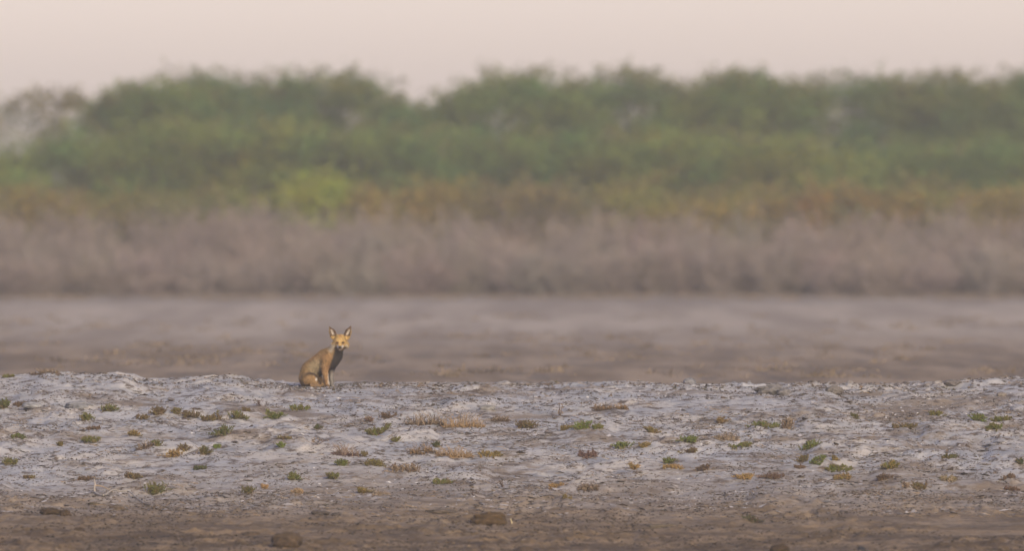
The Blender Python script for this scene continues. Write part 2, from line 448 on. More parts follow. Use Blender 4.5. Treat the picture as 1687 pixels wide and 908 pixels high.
# grey leafless thicket: one tangled mass
def thicket():
    rng = np.random.default_rng(7)
    g = Geo()
    for i in range(330):
        x = -17.5 + 35.0 * ((i * 0.6180339) % 1.0) + rng.normal() * 0.2; y = rng.uniform(234.0, 240.8)
        H = rng.uniform(1.5, 2.3) * (0.45 + 0.55 * smooth(234.0, 238.5, y)); w = rng.uniform(0.6, 1.1)
        tone = np.array((0.205, 0.163, 0.142)) * rng.uniform(0.8, 1.15) * (1 + rng.normal(size=3) * 0.03)
        z0 = float(ground_z(np.array([x]), np.array([y]))[0])
        m = 20
        a = rng.uniform(0, 6.283, m); l = rng.uniform(0.1, 1.0, m) ** 0.7
        base = np.stack([x + rng.normal(size=m) * 0.12, y + rng.normal(size=m) * 0.12, np.full(m, z0 - 0.03)], 1)
        tip = np.stack([x + np.cos(a) * l * w, y + np.sin(a) * l * w, z0 + H * np.sqrt(1 - 0.75 * l ** 2) * rng.uniform(0.75, 1.05, m)], 1)
        mid = (base + tip) / 2 + np.stack([np.cos(a) * 0.15, np.sin(a) * 0.15, np.full(m, 0.1)], 1)
        g_tubes(g, base, mid, 0.013, 0.009, tone, 3); g_tubes(g, mid, tip, 0.009, 0.004, tone, 3)
        k = 12                                              # side twigs
        t = rng.uniform(0.12, 1, (m, k, 1))
        P = (np.where(t < 0.5, base[:, None] + (mid - base)[:, None] * 2 * t, mid[:, None] + (tip - mid)[:, None] * (2 * t - 1))).reshape(-1, 3)
        d = unit(rng.normal(size=P.shape) + np.array([0, 0, 0.5])); ln = rng.uniform(0.15, 0.5, (len(P), 1))
        Q = P + d * ln; Q[:, 2] = np.maximum(Q[:, 2], z0 + 0.02)
        cc = tone * rng.uniform(0.7, 1.3, (len(P), 1))
        g_tubes(g, P, Q, 0.008, 0.004, cc, 3)
        P2 = P + (Q - P) * rng.uniform(0.3, 0.9, (len(P), 1)); Q2 = P2 + unit(rng.normal(size=P.shape) + np.array([0, 0, 0.3])) * ln * 0.6
        Q2[:, 2] = np.maximum(Q2[:, 2], z0 + 0.02)
        g_tubes(g, P2, Q2, 0.007, 0.004, cc, 3)
    return g.mesh('thicket')
add_obj('thicket', thicket(), twig_mat, kind='stuff', label='grey leafless thicket massed in front of the green trees', cat='thicket')

# low withered clumps dotting the far plain
def plain_scrub():
    rng = np.random.default_rng(17); g = Geo(); m = 3600
    x = rng.uniform(-15, 15, m); y = np.where(rng.random(m) < 0.55, 121 + 70 * rng.random(m) ** 1.5, 237 - 16 * rng.random(m) ** 2)
    k = (fbm(x / 1.6, y / 7.0, 77, 3) + rng.normal(size=m) * 0.05 > 0.50) | (y > 215)
    x, y = x[k], y[k]; n = len(x); z = ground_z(x, y); q = 16
    s = rng.uniform(0.03, 0.12, n)
    tn = np.array([(0.14, 0.105, 0.072), (0.16, 0.12, 0.085), (0.18, 0.135, 0.095), (0.12, 0.09, 0.062)])[rng.integers(0, 4, n)]
    B = np.repeat(np.stack([x, y, z - 0.01], 1), q, 0); ss = np.repeat(s, q)[:, None]
    d = rng.normal(size=(n * q, 3)); d[:, 2] = np.abs(d[:, 2]) * 0.45 + 0.15
    g_spindles(g, B + rng.normal(size=B.shape) * ss * np.array([0.8, 0.8, 0]), d, ss[:, 0] * rng.uniform(0.5, 1.3, n * q), ss[:, 0] * 0.10, np.repeat(tn, q, 0) * rng.uniform(0.7, 1.3, (n * q, 1)))
    return g.mesh('plain_scrub')
add_obj('plain_scrub', plain_scrub(), twig_mat, kind='stuff', label='withered low scrub dotting the brown plain behind the fox', cat='scrub')

# ------------------------------------------------------------------ the fox
def fox_sdf():
    """signed distance of the seated fox on a voxel grid: smooth union of tapered capsules. X right, Y away from camera, Z up"""
    h = 0.0042
    lo = np.array([-0.29, -0.225, -0.015]); hi = np.array([0.32, 0.25, 0.60])
    n = np.ceil((hi - lo) / h).astype(int)
    ax = [lo[i] + h * np.arange(n[i]) for i in range(3)]
    Xg, Yg, Zg = np.meshgrid(*ax, indexing='ij')
    Xg = Xg.astype(np.float32); Yg = Yg.astype(np.float32); Zg = Zg.astype(np.float32)
    def cap(a, ra, b, rb, sy=1.0):
        a = np.array(a, np.float32); b = np.array(b, np.float32)
        ba = b - a; yy = a[1] + (Yg - a[1]) / sy
        t = ((Xg - a[0]) * ba[0] + (yy - a[1]) * ba[1] + (Zg - a[2]) * ba[2]) / max(float(ba @ ba), 1e-9)
        t = np.clip(t, 0, 1)
        return np.sqrt((Xg - a[0] - t * ba[0]) ** 2 + (yy - a[1] - t * ba[1]) ** 2 + (Zg - a[2] - t * ba[2]) ** 2) - (ra + (rb - ra) * t)
    def smin(a, b, k):
        hh = np.clip(0.5 + 0.5 * (b - a) / k, 0, 1)
        return b + (a - b) * hh - k * hh * (1 - hh)
    D = cap((-0.105, 0.05, 0.150), 0.083, (0.062, 0.005, 0.258), 0.082)                 # trunk
    U = lambda d, k=0.02: smin(D, d, k)
    D = U(cap((-0.118, 0.05, 0.178), 0.069, (0.020, 0.02, 0.285), 0.069), 0.03)         # back
    D = U(cap((-0.150, 0.055, 0.085), 0.074, (-0.13, 0.05, 0.13), 0.076), 0.04)        # rump
    D = U(cap((0.045, 0.015, 0.285), 0.072, (0.085, 0.0, 0.30), 0.072), 0.04)          # withers
    D = U(cap((0.095, -0.01, 0.295), 0.073, (0.158, -0.035, 0.395), 0.056), 0.035)     # neck
    D = U(cap((0.092, -0.028, 0.242), 0.054, (0.130, -0.03, 0.30), 0.058), 0.03)        # chest
    # hind leg, near side
    D = U(cap((-0.135, -0.030, 0.085), 0.062, (-0.085, -0.055, 0.072), 0.056), 0.014)
    D = U(cap((-0.085, -0.055, 0.070), 0.046, (-0.062, -0.072, 0.040), 0.034), 0.014)
    D = U(cap((-0.100, -0.086, 0.016), 0.020, (-0.02, -0.094, 0.012), 0.016), 0.012)
        # hind leg, far side
    D = U(cap((-0.10, 0.125, 0.08), 0.058, (-0.05, 0.135, 0.07), 0.05), 0.02)
    D = U(cap((-0.09, 0.15, 0.022), 0.022, (0.055, 0.145, 0.016), 0.018), 0.012)
    # front leg, near side
    D = U(cap((0.052, -0.042, 0.275), 0.056, (0.022, -0.060, 0.198), 0.040), 0.022)
    D = U(cap((0.020, -0.060, 0.200), 0.034, (0.036, -0.074, 0.085), 0.0225), 0.012)
    D = U(cap((0.036, -0.074, 0.085), 0.0215, (0.046, -0.080, 0.025), 0.0195), 0.008)
    D = U(cap((0.046, -0.082, 0.018), 0.0205, (0.054, -0.108, 0.013), 0.017), 0.008)
    # front leg, far side
    D = U(cap((0.095, 0.035, 0.235), 0.050, (0.083, 0.030, 0.165), 0.032), 0.02)
    D = U(cap((0.083, 0.030, 0.165), 0.028, (0.086, 0.012, 0.070), 0.0205), 0.01)
    D = U(cap((0.086, 0.012, 0.070), 0.020, (0.090, 0.004, 0.022), 0.0185), 0.008)
    D = U(cap((0.090, 0.002, 0.017), 0.0195, (0.098, -0.024, 0.013), 0.016), 0.008)
    # brush curled along the far side
    tl = [(-0.175, 0.085, 0.055, 0.030), (-0.175, 0.130, 0.040, 0.036), (-0.15, 0.175, 0.042, 0.044), (-0.07, 0.205, 0.044, 0.044), (0.03, 0.195, 0.036, 0.032), (0.08, 0.175, 0.024, 0.014)]
    for p, q in zip(tl[:-1], tl[1:]):
        D = U(cap(p[:3], p[3], q[:3], q[3]), 0.014)
    # head, turned to the camera
    D = U(cap((0.170, -0.050, 0.448), 0.057, (0.170, -0.078, 0.428), 0.054), 0.022)
    for s in (-1, 1):
        D = U(cap((0.170 + s * 0.030, -0.060, 0.412), 0.044, (0.170 + s * 0.050, -0.054, 0.404), 0.033), 0.03)   # cheek ruff
        D = U(cap((0.170 + s * 0.024, -0.112, 0.442), 0.016, (0.170 + s * 0.040, -0.100, 0.444), 0.014), 0.012)    # brow
    D = U(cap((0.170, -0.105, 0.404), 0.036, (0.171, -0.165, 0.380), 0.0185), 0.016)       # muzzle
    D = U(cap((0.170, -0.100, 0.385), 0.024, (0.171, -0.150, 0.366), 0.012), 0.010)         # jaw
    for s, tx, tz in ((-1, 0.068, 0.572), (1, 0.268, 0.576)):
        bx = 0.170 + s * 0.058
        outer = np.minimum(cap((bx, -0.040, 0.480), 0.032, (0.55 * bx + 0.45 * tx, -0.040, 0.525), 0.0325, 0.55), cap((0.55 * bx + 0.45 * tx, -0.040, 0.525), 0.0325, (tx, -0.038, tz), 0.007, 0.55))
        inner = np.minimum(cap((bx + s * 0.002, -0.066, 0.485), 0.024, (0.55 * bx + 0.45 * tx + s * 0.001, -0.062, 0.525), 0.0235, 0.8), cap((0.55 * bx + 0.45 * tx, -0.062, 0.525), 0.0235, (tx, -0.056, tz - 0.010), 0.004, 0.8))
        D = U(np.maximum(outer, -inner), 0.010)
    for s in (-1, 1):      # eye sockets
        D = np.maximum(D, -cap((0.170 + s * 0.036, -0.136, 0.424), 0.0105, (0.170 + s * 0.030, -0.134, 0.4225), 0.0105))
    D = np.maximum(D, -(Zg - 0.0005))
    return D, lo, h

def surface_nets(D, lo, h):
    S = D < 0
    nx_, ny_, nz_ = D.shape
    acc = np.zeros((nx_ - 1, ny_ - 1, nz_ - 1, 3), np.float32); cnt = np.zeros((nx_ - 1, ny_ - 1, nz_ - 1), np.float32)
    cor = [(i, j, k) for i in (0, 1) for j in (0, 1) for k in (0, 1)]
    sl = lambda A, c: A[c[0]:nx_ - 1 + c[0], c[1]:ny_ - 1 + c[1], c[2]:nz_ - 1 + c[2]]
    for a in range(8):
        for b in range(a + 1, 8):
            ca, cb = np.array(cor[a]), np.array(cor[b])
            if np.abs(ca - cb).sum() != 1: continue
            da, db = sl(D, ca), sl(D, cb)
            m = (da < 0) != (db < 0)
            t = np.where(m, da / np.where(np.abs(da - db) < 1e-9, 1, da - db), 0)
            for ax_ in range(3):
                acc[..., ax_] += np.where(m, ca[ax_] + (cb - ca)[ax_] * t, 0)
            cnt += m
    act = cnt > 0
    ids = np.full(act.shape, -1, np.int64); ids[act] = np.arange(act.sum())
    ijk = np.argwhere(act)
    V = lo + h * (ijk + acc[act] / cnt[act][:, None])
    Q = []
    I, J, K = act.shape
    for ax_ in range(3):
        o = [(0, 0, 0)] * 4
        e1, e2 = [(1, 2), (2, 0), (0, 1)][ax_]
        s0 = [slice(1, -1)] * 3; s1 = list(s0)
        lo_s = [slice(1, n_ - 1) for n_ in D.shape]
        A = S[1:-1, 1:-1, 1:-1]
        sh = [slice(1, -1)] * 3; sh[ax_] = slice(2, None)
        B = S[tuple(sh)]
        if B.shape != A.shape:
            continue
        p = np.argwhere(A != B) + 1
        flip = A[A != B]
        def cell(d1, d2):
            q = p.copy(); q[:, e1] -= d1; q[:, e2] -= d2
            return ids[np.minimum(q[:, 0], I - 1), np.minimum(q[:, 1], J - 1), np.minimum(q[:, 2], K - 1)]
        quad = np.stack([cell(1, 1), cell(0, 1), cell(0, 0), cell(1, 0)], 1)
        quad[~flip] = quad[~flip][:, ::-1]
        Q.append(quad[(quad >= 0).all(1)])
    return V, np.concatenate(Q)

def fox_colour(V, rng):
    x, y, z = V[:, 0], V[:, 1], V[:, 2]
    def lerp(c, new, f): return c * (1 - f[:, None]) + np.array(new)[None] * f[:, None]
    def ball(p, r0, r1, s=(1, 1, 1)):
        d = np.sqrt(((x - p[0]) / s[0]) ** 2 + ((y - p[1]) / s[1]) ** 2 + ((z - p[2]) / s[2]) ** 2)
        return 1 - smooth(r0, r1, d)
    nz = fbm(x * 40 + y * 23, z * 40 - y * 17, 5, 3) - 0.5
    c = np.tile(np.array((0.285, 0.182, 0.085)), (len(V), 1))                            # sandy coat
    grey = smooth(-0.13, -0.03, x + 0.3 * nz * 0.2) * (1 - smooth(0.10, 0.20, z - 0.95 * x - 0.12))
    flank = ball((-0.055, -0.03, 0.19), 0.04, 0.115, (1, 1.6, 1.1))
    c = lerp(c, (0.27, 0.215, 0.135), 0.8 * flank)
    c = lerp(c, (0.34, 0.185, 0.080), 0.6 * ball((-0.08, 0.06, 0.30), 0.03, 0.14, (1.5, 1, 0.8)))  # rufous back
    c = lerp(c, (0.26, 0.148, 0.065), 0.8 * ball((0.055, -0.07, 0.26), 0.04, 0.10))        # shoulder
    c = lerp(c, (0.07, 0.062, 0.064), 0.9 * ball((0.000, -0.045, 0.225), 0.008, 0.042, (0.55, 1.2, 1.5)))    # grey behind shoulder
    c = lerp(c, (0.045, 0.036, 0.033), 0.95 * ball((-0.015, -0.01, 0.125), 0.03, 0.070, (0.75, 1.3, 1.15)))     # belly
    # chest and throat
    ch = smooth(0.060, 0.085, x - 0.30 * (z - 0.20)) * (1 - smooth(0.345, 0.375, z)) * smooth(0.125, 0.16, z) * (1 - smooth(0.02, 0.07, y))
    c = lerp(c, (0.026, 0.022, 0.022), 0.97 * ch)
    c = lerp(c, (0.20, 0.13, 0.085), 0.6 * ch * smooth(0.16, 0.20, x - 0.6 * (z - 0.26)))
    # thigh: dark arc above it, paler inside
    th = np.sqrt((x + 0.112) ** 2 + ((z - 0.055) * 1.0) ** 2)
    front = 1 - smooth(-0.03, 0.0, y)
    c = lerp(c, (0.29, 0.18, 0.085), front * (1 - smooth(0.055, 0.068, th)))
    c = lerp(c, (0.040, 0.027, 0.022), 0.85 * front * np.exp(-((th - 0.076) / 0.013) ** 2) * smooth(-0.195, -0.13, x) * smooth(0.03, 0.06, z))
    c = lerp(c, (0.60, 0.56, 0.52), 0.9 * ball((-0.056, -0.09, 0.078), 0.006, 0.018, (0.7, 3, 1.3)))
    c = lerp(c, (0.17, 0.105, 0.058), 0.8 * (1 - smooth(0.024, 0.044, z)) * smooth(-0.13, -0.08, x) * (y < -0.05))
    # front legs
    leg = (1 - smooth(0.19, 0.22, z)) * (np.hypot(x - 0.034, y + 0.07) < 0.045)
    c = lerp(c, (0.28, 0.160, 0.072), 0.95 * leg)
    c = lerp(c, (0.52, 0.44, 0.34), 0.8 * leg * smooth(0.046, 0.058, x) * (1 - smooth(0.10, 0.16, z)))
    leg2 = (1 - smooth(0.15, 0.18, z)) * (x > 0.062) * (y > -0.06)
    c = lerp(c, (0.17, 0.16, 0.155), 0.9 * leg2)
    c = lerp(c, (0.12, 0.09, 0.075), 0.6 * leg2 * smooth(0.10, 0.15, z))
    # head
    hd = smooth(0.375, 0.395, z) * smooth(0.085, 0.10, x + 0.25 * (z - 0.40))
    c = lerp(c, (0.42, 0.270, 0.098), 0.95 * hd * (y < 0.0))
    c = lerp(c, (0.30, 0.10, 0.030), 0.55 * ball((0.170, -0.11, 0.492), 0.004, 0.030, (0.8, 2, 1)))
    for s in (-1, 1):
        c = lerp(c, (0.62, 0.575, 0.53), 0.92 * ball((0.170 + s * 0.024, -0.142, 0.384), 0.010, 0.024, (0.85, 2, 1.1)))       # white lips
        c = lerp(c, (0.50, 0.42, 0.32), 0.8 * ball((0.170 + s * 0.060, -0.088, 0.392), 0.008, 0.026, (1, 2, 1)))      # pale cheeks
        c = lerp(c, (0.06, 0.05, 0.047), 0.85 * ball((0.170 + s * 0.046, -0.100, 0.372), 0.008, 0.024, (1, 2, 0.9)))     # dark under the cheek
        c = lerp(c, (0.030, 0.016, 0.010), 0.95 * ball((0.170 + s * 0.030, -0.135, 0.424), 0.009, 0.017, (1.3, 2, 0.8)))       # eye rims
        c = lerp(c, (0.20, 0.10, 0.05), 0.6 * ball((0.170 + s * 0.020, -0.145, 0.405), 0.004, 0.011, (0.7, 2, 1.5)))
    c = lerp(c, (0.58, 0.54, 0.50), 0.8 * ball((0.171, -0.150, 0.362), 0.006, 0.016, (1.3, 2, 0.8)))
    nk = ball((0.085, -0.06, 0.375), 0.02, 0.05, (0.7, 1.5, 1.3))
    c = lerp(c, (0.46, 0.40, 0.33), 0.75 * nk)                                              # pale neck side
    # ears: dark rims and backs, pale hollow
    for s, tx in ((-1, 0.070), (1, 0.266)):
        ex = 0.170 + s * (0.062 + 0.42 * (z - 0.478))
        e = smooth(0.476, 0.494, z) * (np.abs(x - ex) < 0.05) * ((x - 0.17) * s > 0.035)
        c = lerp(c, (0.085, 0.050, 0.034), 0.92 * e)
        inn = e * (1 - smooth(0.006, 0.016, np.abs(x - ex + s * 0.006))) * (1 - smooth(0.535, 0.556, z)) * smooth(0.49, 0.505, z) * (y < -0.035)
        c = lerp(c, (0.50, 0.42, 0.34), 0.9 * inn)
        c = lerp(c, (0.48, 0.34, 0.17), 0.7 * e * smooth(0.022, 0.028, (x - ex) * s + 0.30 * (z - 0.50)))
    tail = (y > 0.11) * (z < 0.11)
    c = lerp(c, (0.26, 0.165, 0.09), 0.8 * tail.astype(float)); c = lerp(c, (0.55, 0.5, 0.45), 0.9 * tail * smooth(0.03, 0.06, x))
    nz2 = fbm(x * 130 + y * 90, z * 60 - y * 40 + x * 50, 15, 3) - 0.5
    return np.clip(0.84 * c * (1 + 0.5 * nz + 0.8 * nz2)[:, None], 0.01, 0.9)

def build_fox():
    rng = np.random.default_rng(3)
    x, y, z = at(531.5, 637.0)
    x = x[0]; y = 100.15; z = float(ground_z(np.array([x]), np.array([y]))[0])
    root = add_obj('fox', None, None, label='sandy orange fox sitting on the crest with head turned to the camera', cat='fox', loc=(x, y, z - 0.003))
    root.scale = (1.03, 1.03, 1.03)
    D, lo, h = fox_sdf()
    V, Q = surface_nets(D, lo, h)
    keep = V[:, 2] > -0.01
    col = fox_colour(V, rng)
    me = make_mesh('body', V, [Q], col, True)
    body = add_obj('body', me, attr_mat('fox_skin', 0.85), root)
    # coat
    nrm = np.empty(len(V) * 3, np.float32); me.vertices.foreach_get('normal', nrm); nrm = nrm.reshape(-1, 3)
    k = rng.choice(len(V), min(26000, len(V)), replace=False); k = k[V[k, 2] > 0.006]
    P = V[k] - nrm[k] * 0.001; n_ = nrm[k]
    flow = np.tile(np.array((-0.45, 0.15, -0.85)), (len(k), 1))
    isface = (V[k, 2] > 0.37) & (V[k, 0] > 0.08)
    dx = V[k, 0] - 0.17
    flow[isface] = np.stack([np.sign(dx) * 0.9, np.full(len(k), 0.4), -0.35 + (V[k, 2] - 0.43) * 12], 1)[isface]
    ear = V[k, 2] > 0.495
    flow[ear] = np.stack([np.sign(dx) * 0.4, np.zeros(len(k)), np.ones(len(k))], 1)[ear]
    flow = flow - n_ * (flow * n_).sum(1, keepdims=True)
    d = unit(unit(flow) + n_ * 0.42 + rng.normal(size=P.shape) * 0.16)
    ln = np.full(len(k), 0.019); ln[isface] = 0.008; ln[ear] = 0.0065
    ruff = isface & (np.abs(dx) > 0.055) & (V[k, 2] < 0.43); ln[ruff] = 0.016
    ln[(V[k, 2] < 0.16) & (V[k, 0] > 0.01)] = 0.007
    ln[(V[k, 2] < 0.04)] = 0.005
    muz = isface & (V[k, 1] < -0.12); ln[muz] = 0.004
    ln *= rng.uniform(0.6, 1.3, len(k))
    g = Geo()
    s = unit(np.cross(d, n_ + rng.normal(size=n_.shape) * 0.3)) * 0.0014
    T = np.stack([P - s, P + s, P + d * ln[:, None]], 1)
    g.add(T, (np.arange(len(k)) * 3)[:, None] + np.array([[0, 1, 2]]), np.repeat(col[k] * rng.uniform(0.55, 1.5, (len(k), 1)), 3, 0))
    add_obj('fur', g.mesh('fur'), attr_mat('fox_hair', 0.7, 0.15), root)
    # eyes and nose
    def blob(name, p, r, sc, tone, rough):
        u = np.linspace(0, math.pi, 9)[:, None]; v = np.linspace(0, 2 * math.pi, 13)[None, :-1]
        B = np.stack([np.sin(u) * np.cos(v) * sc[0], np.cos(u) * sc[1] + 0 * v, np.sin(u) * np.sin(v) * sc[2]], -1) * r
        f = np.array([[i * 12 + j, i * 12 + (j + 1) % 12, (i + 1) * 12 + (j + 1) % 12, (i + 1) * 12 + j] for i in range(8) for j in range(12)])
        m = make_mesh(name, B.reshape(-1, 3) + np.array(p), [f], np.tile(np.array(tone), (108, 1)), True)
        return add_obj(name, m, attr_mat(name, rough, spec=0.5), root)
    for s in (-1, 1):
        blob('eye', (0.170 + s * 0.033, -0.1255, 0.4232), 0.0098, (1, 1, 0.75), (0.10, 0.045, 0.012), 0.2)
    blob('nose', (0.171, -0.180, 0.3835), 0.0145, (1.1, 0.8, 0.9), (0.012, 0.011, 0.012), 0.35)
build_fox()

# ------------------------------------------------------------------ plants on the bank
plant_mat = attr_mat('succulent_leaf', 0.6, 0.15, 0.3)
TONES = {'g': (0.095, 0.115, 0.016), 'G': (0.115, 0.155, 0.018), 'd': (0.050, 0.062, 0.015), 'o': (0.120, 0.098, 0.022), 'b': (0.105, 0.064, 0.034),
         'r': (0.115, 0.062, 0.048), 'y': (0.250, 0.165, 0.042), 's': (0.330, 0.245, 0.165), 'a': (0.300, 0.180, 0.070), 't': (0.090, 0.062, 0.045)}

def make_plant(name, label, cat, group, px, py, wpx, hpx, kind, tones, seed):
    rng = np.random.default_rng(seed)
    x, y, z = at(px, py); x, y, z = float(x[0]), float(y[0]), float(z[0])
    w = wpx / F_PX * y; h = hpx / F_PX * y
    c1 = np.array(TONES[tones[0]]); c2 = np.array(TONES[tones[-1]])
    g = Geo()
    if kind in ('sprig', 'flat'):
        n = int(np.clip(w * 190, 16, 48)); h = h * 0.74
        spread = 0.5 * w
        if kind == 'flat': spread *= 1.2; h *= 0.85
        lobe = rng.uniform(0, 6.283)
        if kind == 'flat':      # creeping: rooted at several points across its width
            ox = rng.uniform(-0.62, 0.62, n) * spread; oy = rng.normal(size=n) * min(0.10, spread * 0.4)
        else:
            ox = rng.normal(size=n) * spread * 0.22; oy = rng.normal(size=n) * spread * 0.22
        a = rng.uniform(0, 6.283, n); reach = rng.uniform(0.2, 1.0, n) ** 0.7 * (0.72 + 0.42 * np.cos(a - lobe) + 0.2 * np.cos(3 * a + lobe)) * (spread * (0.45 if kind == 'flat' else 1.0))
        up = h * (1.0 - 0.72 * (reach / max(reach.max(), 1e-6)) ** 1.6) * rng.uniform(0.6, 1.05, n)
        steps = 7
        prev = np.stack([ox, oy, np.full(n, -0.012)], 1)
        mixf = np.clip(rng.normal(0.3 if len(tones) == 1 else 0.45, 0.30, n), 0, 1)
        gz0 = z
        for s in range(1, steps + 1):
            t = s / steps
            cur = np.stack([ox + np.cos(a) * reach * t, oy + np.sin(a) * reach * t, up * t ** 0.8 * (1.0 + 0.25 * t)], 1) + rng.normal(size=(n, 3)) * 0.003
            gl = ground_z(x + cur[:, 0], y + cur[:, 1]) - z
            cur[:, 2] = cur[:, 2] * 0.85 + gl + 0.002
            g_tubes(g, prev, cur, 0.0026, 0.0022, np.array((0.13, 0.085, 0.055)), 3)
            m = 5
            P = np.repeat(prev, m, 0) + np.repeat(cur - prev, m, 0) * rng.random((n * m, 1))
            d = unit(np.repeat(unit(cur - prev), m, 0) * 0.6 + rng.normal(size=(n * m, 3)) * 0.75 + np.array([0, 0, 0.35]))
            mf = np.repeat(mixf, m)[:, None]
            cc = (c1 * (1 - mf) + c2 * mf) * rng.uniform(0.65, 1.35, (n * m, 1))
            dead = rng.random((n * m, 1)) < 0.10
            cc = np.where(dead, np.array((0.17, 0.105, 0.06)) * rng.uniform(0.7, 1.2, (n * m, 1)), cc)
            g_spindles(g, P, d, rng.uniform(0.010, 0.019, n * m), 0.0036, cc)
            prev = cur
        q = int(rng.integers(3, 9))       # dead stems sticking out
        A = np.stack([rng.normal(size=q) * spread * 0.5, rng.normal(size=q) * 0.03, np.zeros(q)], 1)
        A[:, 2] = ground_z(x + A[:, 0], y + A[:, 1]) - z - 0.004
        B = A + np.stack([rng.normal(size=q) * spread * 0.7, rng.normal(size=q) * 0.04, h * rng.uniform(0.3, 1.3, q)], 1)
        g_tubes(g, A, B, 0.0028, 0.0016, np.array((0.17, 0.12, 0.075)) * rng.uniform(0.5, 1.4, (q, 1)), 3)
    elif kind == 'straw':       # dry wispy grass
        n = int(np.clip(w * 330, 36, 150)); h = h * 0.85
        ox = rng.uniform(-0.5, 0.5, n) * w; oy = rng.normal(size=n) * 0.055
        gl = ground_z(x + ox, y + oy) - z
        base = np.stack([ox, oy, gl - 0.01], 1)
        hh = h * rng.uniform(0.35, 1.1, n) * (1 - 0.5 * (2 * ox / w) ** 2)
        lean = rng.normal(size=(n, 2)) * 0.45
        mid = base + np.stack([lean[:, 0] * hh * 0.4, lean[:, 1] * hh * 0.4, hh * 0.6], 1)
        tip = mid + np.stack([lean[:, 0] * hh * 0.8, lean[:, 1] * hh * 0.8, hh * 0.45], 1)
        cc = (c1 + (c2 - c1) * rng.random((n, 1))) * rng.uniform(0.6, 1.25, (n, 1))
        g_tubes(g, base, mid, 0.0024, 0.0019, cc, 3); g_tubes(g, mid, tip, 0.0019, 0.001, cc, 3)
        m = n * 3
        i = rng.integers(0, n, m); t = rng.random((m, 1))
        P = base[i] + (tip - base)[i] * t * 0.9
        g_spindles(g, P, unit(rng.normal(size=(m, 3)) + np.array([0, 0, 0.6])), rng.uniform(0.012, 0.03, m), 0.0022, cc[i])
        for q in range(6):      # creeping runners that tie the tuft together
            tx = np.linspace(-0.5, 0.5, 13) * w; ty = np.cumsum(rng.normal(size=13)) * 0.012 + rng.normal() * 0.04
            pts = np.stack([tx, ty, ground_z(x + tx, y + ty) - z + 0.004], 1)
            g_tubes(g, pts[:-1], pts[1:], 0.0022, 0.0022, c2 * rng.uniform(0.5, 1.0), 3)
        mm = int(n * 4)        # matted litter at the foot
        ox = rng.uniform(-0.5, 0.5, mm) * w; oy = rng.normal(size=mm) * 0.055
        P = np.stack([ox, oy, ground_z(x + ox, y + oy) - z + 0.006], 1)
        g_spindles(g, P, rng.normal(size=(mm, 3)) * np.array([1, 1, 0.25]), rng.uniform(0.02, 0.05, mm), 0.004, c2 * rng.uniform(0.35, 1.0, (mm, 1)))
    else:                       # bare upright twig
        n = 3 if w < 0.1 else 6
        for q in range(n):
            a = rng.uniform(0, 6.283); p = np.array([rng.normal() * w * 0.12, rng.normal() * 0.02, -0.015])
            hh = h * rng.uniform(0.55, 1.05)
            for s in range(5):
                st = np.array([math.cos(a) * w * 0.10 + rng.normal() * w * 0.05, math.sin(a) * 0.02, hh / 5 * rng.uniform(0.8, 1.2)])
                g_tubes(g, [p], [p + st], 0.0042 - 0.0005 * s, 0.0037 - 0.0005 * s, c1 * rng.uniform(0.8, 1.2), 4)
                if s > 0:
                    e = p + np.array([rng.normal() * w * 0.16, rng.normal() * 0.02, hh * 0.12])
                    g_tubes(g, [p], [e], 0.0024, 0.0014, c1, 3)
                    g_spindles(g, np.repeat([e], 4, 0), rng.normal(size=(4, 3)) + np.array([0, 0, 0.4]), 0.014, 0.0032, c2 * rng.uniform(0.7, 1.2, (4, 1)))
                p = p + st
    return add_obj(name, g.mesh(name), plant_mat, label=label, cat=cat, group=group, loc=(x, y, z))

